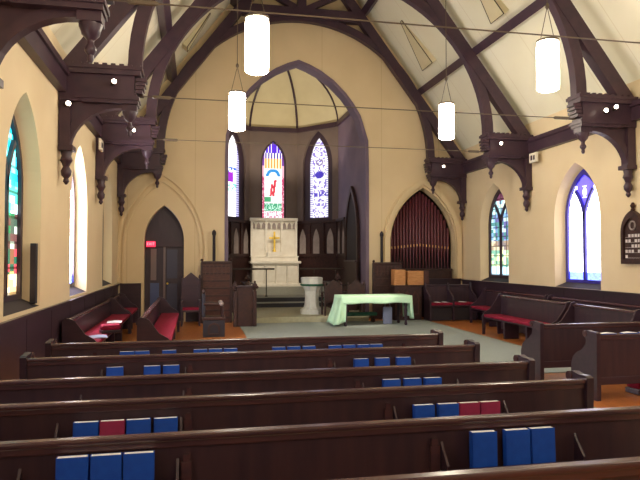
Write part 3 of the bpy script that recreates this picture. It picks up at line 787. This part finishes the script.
# ------------------------------------------------------------------ side benches facing the middle
def side_bench(x, y0, y1, s, lb, group, cushion=True, hgt=.95, legs='x'):
    """bench whose back stands at x; s=+1 faces +X"""
    r = thing('choir_pew', lb, 'choir pew', (x, (y0+y1)/2, 0), group=group); h = (y1-y0)/2
    bx = lambda m, a, b, c0, c1, z0, z1, c=.008: m.cbox(min(s*a, s*b), max(s*a, s*b), c0, c1, z0, z1, c)
    bx(MB(), -.02, .02, -h+.04, h-.04, .12, hgt-.04).build('back_panel', 'pewback', r)
    bx(MB(), -.04, .05, -h+.04, h-.04, hgt-.05, hgt, .02).build('top_rail', 'pewrail', r)
    bx(MB(), .02, .47, -h+.04, h-.04, .39, .42).build('seat', 'pew', r)
    if cushion:
        bx(MB(), .05, .49, -h+.06, h-.06, .422, .49, .03).build('cushion', 'red', r, smooth=True)
    pr_ = [(-.05, 0), (.1, 0), (.12, .3), (.42, .3), (.44, 0), (.5, 0), (.5, .46), (.44, .54), (.30, .62), (.14, .84), (.08, hgt+.02), (.0, hgt+.04), (-.05, hgt)]
    for e in (-h+.02, h-.02):
        pts = [(s*a, z) for a, z in pr_]
        MB().prism(pts, 'y', e-.02, e+.02).build('bench_end', 'pew', r)
    n = max(1, int((y1-y0)/1.4))
    for k in range(1, n+1):
        yy = -h+(y1-y0)*k/(n+1)
        bx(MB(), .08, .44, yy-.03, yy+.03, 0, .39).build('leg', 'pew', r)
    return r
# left side
side_bench(XL+.13, 10.4, 15.6, 1, 'choir pew backed against the doorway-side wall, its crimson cushion half hidden', 'choir pews on the doorway side', hgt=.85)
side_bench(-.86, 10.3, 15.7, 1, 'choir pew with crimson cushion standing forward of the one along the doorway-side wall', 'choir pews on the doorway side', hgt=.85)
side_bench(XL+.13, 15.75, 17.6, 1, 'short choir pew in the corner by the pointed doorway', 'choir pews on the doorway side', hgt=.85)
# right side
side_bench(XR-.16, 9.0, 13.0, -1, 'long choir pew against the wall under the plain bright window', 'choir pews on the window side', cushion=False)
side_bench(XR-.16, 13.1, 16.3, -1, 'crimson cushioned choir pew against the wall under the patterned window', 'choir pews on the window side')
side_bench(7.36, 10.95, 13.8, -1, 'choir pew on open legs with a bright crimson cushion facing the carpet', 'choir pews on the window side')
side_bench(7.36, 9.0, 10.85, -1, 'bare dark choir pew beside the crimson cushioned one on legs', 'choir pews on the window side', cushion=False)
# papers and a hassock on the seats
def paper(x, y, z, lb, rz=0, w=.24, h=.3, m='paper'):
    b = MB().add([(-w/2, -h/2, 0), (0, -h/2, .012), (w/2, -h/2, .002), (-w/2, h/2, 0), (0, h/2, .014), (w/2, h/2, .003), (-w/2, -h/2, -.004), (w/2, -h/2, -.004), (-w/2, h/2, -.004), (w/2, h/2, -.004)],
                 [(0,1,4,3), (1,2,5,4), (0,6,7,2,1), (3,4,5,9,8), (6,8,9,7), (0,3,8,6), (2,7,9,5)]).build('service_sheet', m)
    b.location = (x, y, z); b.rotation_euler = (0, 0, rz); tag(b, lb, 'paper', 'loose service sheets on the choir pews')
paper(-1.62, 11.1, .4955, 'pale folded sheet near the near end of the crimson wall-side cushion', .2, .3, .4, 'lav')
paper(-1.66, 13.6, .4955, 'white folded sheet halfway along the wall-side crimson cushion', .1, .3, .4)

def kneeler(x, y, z, lb, rz=0, w=.42, d=.24, h=.2):
    r = thing('kneeler', lb, 'kneeler', (x, y, z), rz, 'crimson kneelers')
    MB().cbox(-w/2, w/2, -d/2, d/2, .0, h*.35, .01).build('base', 'pew', r)
    MB().cbox(-w/2, w/2, -d/2, d/2, h*.351, h, .05).build('cushion', 'red', r, smooth=True)
kneeler(6.05, 7.36, .005, 'crimson kneeler on the floor under the pew with open white books', .1)
kneeler(-1.5, 11.7, .492, 'crimson kneeler set up on the wall-side choir pew cushion', .3, .34, .26, .15)
kneeler(-.05, 11.9, .005, 'crimson kneeler on the wood floor before the forward choir pew', 1.5, .5, .3, .24)
# ------------------------------------------------------------------ furnishings at the front
# short stall before the right screen, with cushion and books
sb = thing('choir_stall', 'short dark stall with crimson cushion below the organ, books on its seat', 'choir stall', (7.47, 17.28, .013))
MB().cbox(-.72, .72, .0, .04, .0, 1.0, .01).build('back_panel', 'pewback', sb)
MB().cbox(-.74, .74, -.02, .06, .98, 1.04, .02).build('top_rail', 'pew', sb)
MB().cbox(-.7, .7, -.42, .0, .40, .44, .01).build('seat', 'pew', sb)
MB().cbox(-.68, .68, -.42, -.02, .441, .52, .03).build('cushion', 'red', sb)
MB().box(-.7, .7, -.36, -.32, .0, .4).build('front_board', 'dark', sb)
for x in (-.72, .0, .72): MB().prism([(-.46, 0), (.04, 0), (.04, 1.06), (-.04, 1.1), (-.1, .9), (-.4, .7), (-.46, .6)], 'x', x-.025, x+.025).build('stall_end', 'pew', sb)
for k, (x, l) in enumerate(((7.05, 'white paper pile on the stall cushion below the organ, next to the console'), (7.3, 'thin white booklet lying on the stall cushion below the organ'), (7.85, 'small white paper on the far half of the stall cushion below the organ'))):
    paper(x, 17.06, .54, l, .3*k, .16, .2)
# organ: case, facade pipes, within the pointed arch
og = thing('pipe_organ', 'pipe organ with crimson facade pipes filling the pointed arch', 'pipe organ', (7.06, YF+.3, 1.15))
MB().cbox(-1.03, 1.03, -.16, .1, .01, .32, .015).cbox(-1.03, 1.03, -.2, .1, .3, .36, .01).build('case_base', 'carved', og)
n = 19
for k in range(n):
    x = -.95+1.9*k/(n-1); d = abs(x)
    rise = 1.8; kk = (rise*rise-1.06**2)/(2*1.06); R = 1.06+kk
    top = 1.2+math.sqrt(max(0, R*R-(d+kk)**2))-.22
    ft = .36; mouth = 1.0+.1*(1-d)
    rr = .045
    p = MB().lathe([(.012, ft), (.03, mouth-.18), (rr, mouth-.02), (rr, mouth+.06), (rr, top), (.02, top+.03)], (x, 0, 0), 10).build('pipe', 'pipe', og, smooth=True)
    MB().cbox(x-.018, x+.018, -rr-.006, -rr+.02, mouth-.02, mouth+.06, .006).build('pipe_mouth', 'mouth', p)
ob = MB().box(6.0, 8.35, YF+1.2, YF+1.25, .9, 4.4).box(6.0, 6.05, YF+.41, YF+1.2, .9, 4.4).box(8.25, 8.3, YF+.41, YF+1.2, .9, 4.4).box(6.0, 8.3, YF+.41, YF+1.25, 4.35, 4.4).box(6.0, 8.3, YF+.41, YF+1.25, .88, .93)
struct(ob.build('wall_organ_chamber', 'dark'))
# organ console: dark carved body and golden oak upper boxes
oc = thing('organ_console', 'organ console with golden oak top boxes above a dark carved front', 'organ console', (6.35, 17.32, 0))
MB().cbox(-.55, .3, -.05, .45, 0, 1.0, .015).build('body', 'carved', oc)
for k in range(3):
    x = -.42+.26*k; ring(pointed(.11, .15, .6, .88, 6, x), pointed(.075, .19, .6, .8, 6, x), lambda p, t: (p[0], -.05-t, p[1]), 0, .025).build('tracery', 'redwood', oc)
MB().cbox(-.52, -.17, .05, .4, 1.002, 1.5, .015).build('side_tower', 'oak', oc)
m_ = MB().cbox(-.1, .56, .06, .36, 1.04, 1.46, .015); m_.build('music_desk', 'oak', oc)
MB().cbox(-.06, .34, .045, .06, 1.12, 1.4, .01).build('front_panel', 'oak', oc)
MB().cbox(.4, .56, .02, .06, 1.04, 1.47, .01).build('end_panel', 'redwood', oc)
MB().cbox(-.55, .36, -.06, .46, 1.0, 1.04, .01).build('top_ledge', 'carved', oc)

def carved_screen(x0, x1, y, h, lb, band, rz=0):
    r = thing('carved_screen', lb, 'wooden screen', ((x0+x1)/2, y, 0), group='carved screens flanking the chancel arch'); w = (x1-x0)/2
    MB().box(-w, w, -.03, .03, 0, h-.06).build('panel', band, r)
    MB().cbox(-w-.03, w+.03, -.07, .07, h-.08, h, .02).build('cornice', 'carved', r)
    for x in (-w, w): MB().cbox(x-.035, x+.035, -.05, .05, 0, h-.05, .008).lathe([(.02, h), (.05, h+.03), (.02, h+.07)], (x, 0, 0), 8).build('end_post', 'carved', r)
    q = MB(); z = .12
    while z < h-.15:
        q.cbox(-w+.03, w-.03, -.045, -.03, z, z+.05, .006); z += .21
    q.build('moulded_band', 'carved', r)
    q = MB(); k = -w+.1
    while k < w-.05:
        ring(pointed(.05, h-.42, h-.26, h-.16, 5, k), pointed(.03, h-.4, h-.26, h-.19, 5, k), lambda p, t: (p[0], -.03-t, p[1]), 0, .02); q.cbox(k-.012, k+.012, -.05, -.03, h-.4, h-.12, .004); k += .115
    q.build('carved_tracery', 'redwood', r)
    return r
carved_screen(.2, 1.02, 17.7, 1.76, 'carved reddish wooden screen standing by the doorway side of the chancel arch', 'redwood')
carved_screen(5.34, 6.2, 17.88, 1.72, 'dark carved screen between the chancel arch and the organ', 'carved')
for x, y, l in ((.55, 18.05, 'thin dark pole standing against plaster just behind the reddish carved screen'), (5.66, 18.085, 'thin dark pole rising against plaster between chancel arch and organ')):
    r = thing('processional_pole', l, 'pole', (x, y, 0), group='thin dark poles flanking the arch')
    MB().lathe([(.1, 0), (.1, .03), (.03, .06), (.028, .4)], n=10).build('foot', 'iron', r, smooth=True)
    MB().lathe([(.028, .4), (.03, 1.6), (.045, 1.65), (.04, 2.5)], n=8).build('shaft', 'dark', r, smooth=True)
    MB().lathe([(.04, 2.5), (.06, 2.55), (.055, 2.62), (.01, 2.68)], n=8).build('finial', 'dark', r, smooth=True)
# gothic chair with pointed back
def gothic_chair(x, y, rz, lb, h=1.45, m='pew', seatm='red'):
    r = thing('gothic_chair', lb, 'chair', (x, y, 0), rz)
    # faces -Y locally
    bp = [(-.24, .42), (.24, .42), (.24, h-.2), (0, h), (-.24, h-.2)]
    MB().prism(bp, 'y', .2, .24).build('backrest', m, r)
    for sx in (-1, 1):
        MB().cbox(sx*.24-.025, sx*.24+.025, .19, .25, 0, h-.16, .006).lathe([(.03, h-.16), (.04, h-.13), (.01, h-.06)], (sx*.24, .22, 0), 8).build('leg', m, r)
        MB().cbox(sx*.24-.025, sx*.24+.025, -.25, -.19, 0, .65, .006).build('leg', m, r)
        MB().cbox(sx*.24-.03, sx*.24+.03, -.27, .2, .65, .69, .01).build('armrest', m, r)
    MB().cbox(-.25, .25, -.25, .22, .38, .43, .01).build('seat', m, r)
    MB().cbox(-.22, .22, -.24, .18, .431, .49, .02).build('cushion', seatm, r)
    return r
gothic_chair(-.1, 17.2, 0, 'dark chair with pointed gothic back and crimson seat near the pointed doorway')
# armchair facing the middle, with boxed-in base
ac = thing('sanctuary_armchair', 'dark carved armchair with boxed base on the wood floor before the reddish screen', 'armchair', (.45, 14.75, 0))
MB().cbox(-.25, .25, -.25, .25, .0, .40, .015).build('base', 'black', ac)
ring(pointed(.14, .06, .2, .34, 6), pointed(.1, .09, .2, .3, 6), lambda p, t: (p[0], -.25-t, p[1]), 0, .02).build('tracery', 'carved', ac)
MB().cbox(-.27, .27, -.27, .27, .401, .47, .02).build('seat', 'carved', ac)
MB().cbox(-.28, -.2, -.25, .25, .47, 1.02, .02).build('backrest', 'black', ac)
for y in (-.25, .25):
    MB().tube([(-.24, y, .78), (.1, y, .76), (.2, y, .70), (.2, y, .47)], .03, 8).build('armrest', 'carved', ac, smooth=True)
    MB().ball((.17, y, .78), .055).build('arm_knob', 'palepanel', ac, smooth=True)
    MB().lathe([(.02, 1.02), (.045, 1.05), (.02, 1.1)], (-.24, y, 0), 8).build('finial', 'carved', ac)
# stall desk with poppyhead end at the chancel step
pd = thing('prayer_desk', 'dark prayer desk with a carved poppyhead end on the chancel edge', 'prayer desk', (1.44, 16.5, .013))
def poppy(m, x, y, z): 
    m.lathe([(.03, 0), (.05, .04), (.03, .08)], (x, y, z), 8); m.ball((x, y, z+.15), .07, 8, (1, .5, 1)); m.ball((x-.06, y, z+.1), .045, 8, (1, .5, 1)); m.ball((x+.06, y, z+.1), .045, 8, (1, .5, 1)); m.ball((x, y, z+.24), .035, 8)
MB().cbox(-.32, .1, -.03, .03, 0, 1.05, .01).build('front_panel', 'carved', pd)
MB().cbox(-.34, .1, -.08, .3, 1.05, 1.09, .01).build('book_slope', 'pew', pd)
q = MB().cbox(.1, .2, -.06, .06, 0, .95, .015); poppy(q, .15, 0, .95); q.build('desk_end', 'carved', pd)
q = MB().cbox(-.42, -.32, -.06, .06, 0, .95, .015); poppy(q, -.37, 0, .95); q.build('desk_end', 'carved', pd)
# choir stalls inside the chancel
def chancel_stall(x, y0, y1, s, lb, hh):
    r = thing('chancel_stall', lb, 'choir stall', (x, (y0+y1)/2, .17), group='stalls within the chancel'); h = (y1-y0)/2
    bx = lambda m, a, b, c0, c1, z0, z1: m.cbox(min(s*a, s*b), max(s*a, s*b), c0, c1, z0, z1, .01)
    bx(MB(), 0, .05, -h, h, 0, hh).build('back_panel', 'carved', r)
    bx(MB(), -.0, .1, -h, h, hh+.001, hh+.06).build('cornice', 'pew', r)
    bx(MB(), .05, .45, -h, h, .38, .43).build('seat', 'pew', r)
    for yy in (-h+.03, 0, h-.03): bx(MB(), .05, .5, yy-.025, yy+.025, 0, .75).build('stall_end', 'carved', r)
    bx(MB(), .62, .68, -h, h, 0, .86).build('desk_front', 'carved', r)
    bx(MB(), .55, .85, -h, h, .861, .90).build('desk_top', 'pew', r)
    q = MB()
    bx(q, .6, .72, -h-.06, -h, 0, .95); poppy(q, s*.66, -h-.03, .95); q.build('desk_end', 'carved', r)
    return r
chancel_stall(.95, 19.02, 20.5, 1, 'dark chancel stall with poppyhead just inside the arch, doorway side', 1.7)
chancel_stall(5.14, 19.02, 20.5, -1, 'dark chancel stall with poppyhead just inside the arch, organ side', 1.55)
# communion rails
for x0, x1, l in ((1.05, 2.72, 'low communion rail with slim post before the marble altar, doorway side'), (3.62, 5.2, 'low communion rail before the marble altar, organ side')):
    r = thing('communion_rail', l, 'rail', ((x0+x1)/2, 21.15, .51), group='communion rails'); w = (x1-x0)/2
    MB().cbox(-w, w, -.05, .05, .93, .99, .015).build('top_rail', 'iron', r)
    xs = [w-.28, 0, -w+.28] if x0 < 2 else [-w+.5, 0, w-.3]
    for x in xs: MB().lathe([(.05, 0), (.05, .02), (.018, .05), (.018, .9), (.03, .93)], (x, 0, 0), 8).build('post', 'iron', r, smooth=True)
# altar with reredos and cross
al = thing('altar', 'cream marble altar with tall reredos under the middle apse window', 'altar', (AX-.02, 22.92, .78))
MB().cbox(-1.02, 1.02, -.15, .66, 0, .1, .015).build('plinth', 'marble', al)
b = MB().cbox(-.88, .88, .0, .66, .1, .86, .01)
for k in range(4): b.cbox(-.8+.42*k, -.46+.42*k, -.02, .0, .2, .76, .008)
for k in range(5): b.lathe([(.035, .12), (.035, .16), (.022, .2), (.022, .74), (.04, .8)], (-.84+.42*k, -.03, 0), 8)
b.build('altar_body', 'marble', al)
MB().cbox(-.96, .96, -.08, .66, .86, .95, .015).build('mensa', 'marble', al)
MB().cbox(-.9, .9, .31, .68, .951, 1.1, .01).cbox(-.93, .93, .29, .68, 1.1, 1.14, .01).build('gradine', 'marble', al)
q = MB().box(-.88, .88, .57, .70, 1.141, 2.5); q.cbox(-.93, .93, .5, .72, 2.5, 2.62, .015)
for x in (-.86, -.3, .3, .86): q.cbox(x-.045, x+.045, .5, .56, 1.15, 2.5, .01)
q.build('reredos', 'marble', al)
q = MB()
for k in range(9):
    x = -.8+.2*k; ring_ = pointed(.07, 2.2, 2.3, 2.44, 5, x); q.prism(ring_, 'y', .53, .55)
q.build('carved_frieze', 'palepanel', al)
q = MB().cbox(-.28, .28, .33, .5, 1.142, 1.3, .01); q.build('tabernacle_base', 'marble', al)
cr = thing('altar_cross', 'golden cross standing before the marble reredos', 'cross', (AX-.02, 23.335, 2.085))
MB().lathe([(.075, 0), (.075, .03), (.05, .08), (.03, .16)], n=12).build('foot', 'gold', cr, smooth=True)
MB().cbox(-.035, .035, -.02, .02, .15, .78, .008).cbox(-.2, .2, -.02, .02, .5, .57, .008).build('cross_arms', 'gold', cr)
# font
ft = thing('baptismal_font', 'white stone octagonal font standing in the chancel arch', 'font', (3.48, 18.2, .17))
MB().lathe([(.36, 0), (.36, .12), (.3, .16)], n=8, rot=PI/8).build('base', 'white', ft)
MB().lathe([(.27, .161), (.23, .25), (.21, .45), (.22, .68), (.27, .78)], n=8, rot=PI/8).build('stem', 'white', ft)
MB().lathe([(.27, .781), (.33, .86), (.34, 1.08), (.31, 1.1), (.27, 1.1), (.22, 1.02), (.02, 1.0)], n=8, rot=PI/8).build('bowl', 'white', ft)
MB().lathe([(.335, .84), (.355, .86), (.355, .89), (.335, .9)], n=8, rot=PI/8).build('rim_band', 'green', ft)

# draped table
tx0, tx1, ty0, ty1, tz = 3.86, 5.8, 15.85, 16.7, .82
tb = thing('communion_table', 'dark wooden table under the pale green cloth in the crossing', 'table', ((tx0+tx1)/2, (ty0+ty1)/2, .013))
hw, hd = (tx1-tx0)/2, (ty1-ty0)/2
MB().cbox(-hw, hw, -hd, hd, tz-.05, tz-.013, .008).build('tabletop', 'pew', tb)
MB().cbox(-hw+.1, hw-.1, -hd+.1, -hd+.13, tz-.16, tz-.052, .005).cbox(-hw+.1, hw-.1, hd-.13, hd-.1, tz-.16, tz-.052, .005).build('apron', 'pew', tb)
for sx in (-1, 1):
    for sy in (-1, 1):
        MB().lathe([(.03, 0), (.045, .04), (.03, .1), (.045, .25), (.05, .4), (.035, .5), (.05, .55), (.05, tz-.051)], (sx*(hw-.12), sy*(hd-.12), 0), 10).build('leg', 'pew', tb, smooth=True)
cl = bpy.data.objects  # tablecloth
G = MB()
def cloth():
    nx, ny = 24, 10; vs = []; idx = {}
    zt = tz+.006; x0, x1, y0, y1 = tx0-.015, tx1+.015, ty0-.015, ty1+.015
    # strips: top
    def sheet(fn, nu, nv):
        o = len(G.v); pts = [fn(i/nu, j/nv) for i in range(nu+1) for j in range(nv+1)]
        G.add(pts, [(i*(nv+1)+j, (i+1)*(nv+1)+j, (i+1)*(nv+1)+j+1, i*(nv+1)+j+1) for i in range(nu) for j in range(nv)])
    sheet(lambda a, b: (x0+a*(x1-x0), y0+b*(y1-y0), zt), 12, 4)
    drop = lambda a: .20+.012*math.sin(a*14)
    sheet(lambda a, b: (x0+a*(x1-x0), y0-.015*math.sin(PI*min(1, b*1.5)/2)-.012*b*math.sin(a*22), zt-drop(a)*b), 40, 5)
    sheet(lambda a, b: (x0+a*(x1-x0), y1+.02*b+.012*b*math.sin(a*22), zt-drop(a)*b), 40, 5)
    # doorway-side end: falls almost to the floor, flaring out
    sheet(lambda a, b: (x0-.26*b*(.35+.65*math.sin(PI*a)**.5)-.03*b*math.sin(a*18), y0+a*(y1-y0)+.10*b*(a-.5)*2, zt-(.73+.04*math.sin(a*9))*b), 26, 10)
    # front corner tail
    sheet(lambda a, b: (x0+a*.13*(1-b*.2)-.10*b*(1-a), y0-.015-.03*b*math.sin(a*6), zt-(.73-.05*a)*b), 8, 10)
    # organ-side end: shorter
    sheet(lambda a, b: (x1+.05*b+.025*b*math.sin(a*16), y0+a*(y1-y0), zt-(.62+.03*math.sin(a*8))*b), 26, 10)
    sheet(lambda a, b: (x1-a*.07, y0-.016-.01*b, zt-(.62-.2*a)*b), 5, 8)
cloth()
co = G.build('tablecloth', 'cloth', smooth=True); so_ = co.modifiers.new('thick', 'SOLIDIFY'); so_.thickness = .004; so_.offset = 1
tag(co, 'pale mint green cloth draped over the table in the crossing', 'tablecloth')
# grey-blue cloth bag leaning by the table leg
bg = thing('cloth_bag', 'grey-blue cloth bag hanging low between the legs of the draped table', 'bag', (5.27, 16.32, .014))
b = MB().cbox(-.13, .13, -.05, .05, 0, .48, .04); b.build('bag_body', 'lav', bg, smooth=True)
MB().tube([(-.08, 0, .47), (-.06, 0, .58), (.06, 0, .58), (.08, 0, .47)], .012, 6).build('handle', 'lav', bg, smooth=True)
# chairs with green seats behind the table
gc = gothic_chair(3.95, 17.55, PI, 'dark chair with green seat just behind the font end of the draped table', 1.05, 'carved', 'green'); gc.location.z = .17
gc['group'] = 'green-seated chairs behind the table'
gc = copy_tree(gc); gc.location = (4.65, 17.6, .17); gc.rotation_euler = (0, 0, PI); gc['label'] = 'dark chair with green seat behind the organ end of the draped table'
kb = thing('kneeling_bench', 'low green padded kneeler seen beneath the draped table', 'kneeler', (4.55, 17.0, .013))
MB().cbox(-.6, .6, -.12, .12, .18, .28, .03).build('cushion', 'green', kb)
for x in (-.5, .5): MB().cbox(x-.04, x+.04, -.1, .1, 0, .18, .01).build('leg', 'carved', kb)

# ------------------------------------------------------------------ daylight, lamps, vault fill, camera
w = bpy.data.worlds.new('World'); SC.world = w; w.use_nodes = True
w.node_tree.nodes['Background'].inputs[0].default_value = (.55, .65, .85, 1); w.node_tree.nodes['Background'].inputs[1].default_value = .25
def spot_light(name, loc, target, power, size, col=(1, .86, .66), blend=.6):
    l = bpy.data.lights.new(name, 'SPOT'); l.energy = power; l.spot_size = math.radians(size); l.spot_blend = blend; l.color = col; l.shadow_soft_size = .08
    o = bpy.data.objects.new(name, l); COL.objects.link(o); o.location = loc
    o.rotation_euler = (Vector(target)-Vector(loc)).to_track_quat('-Z', 'Y').to_euler(); return o
spot_light('altar_spot', (4.6, 19.3, 6.2), (AX, 23.2, 1.9), 250, 34)
spot_light('altar_spot', (1.5, 19.3, 6.2), (AX, 23.0, 1.6), 250, 34)
spot_light('vault_fill', (AX, 21.0, 3.6), (AX, 22.4, 8.4), 230, 110)  # added fill light without a fixture, lifts the vault
spot_light('table_spot', (5.2, 13.8, 4.7), (4.6, 16.2, .8), 330, 26)

cam = bpy.data.cameras.new('Camera'); co_ = bpy.data.objects.new('Camera', cam); COL.objects.link(co_)
cam.sensor_width = 36; cam.lens = 610/640*36; cam.clip_start = .05
yaw, pitch = math.radians(11.6), math.atan(18/610)
co_.location = (0, 0, 1.85); co_.rotation_euler = (PI/2+pitch, 0, -yaw)
SC.camera = co_
SC.view_settings.view_transform = 'Standard'; SC.view_settings.look = 'None'; SC.view_settings.gamma = 1; SC.view_settings.use_curve_mapping = False
SC.view_settings.exposure = 1.0
SC.cycles.use_denoising = True
SC.cycles.max_bounces = 8; SC.cycles.diffuse_bounces = 5
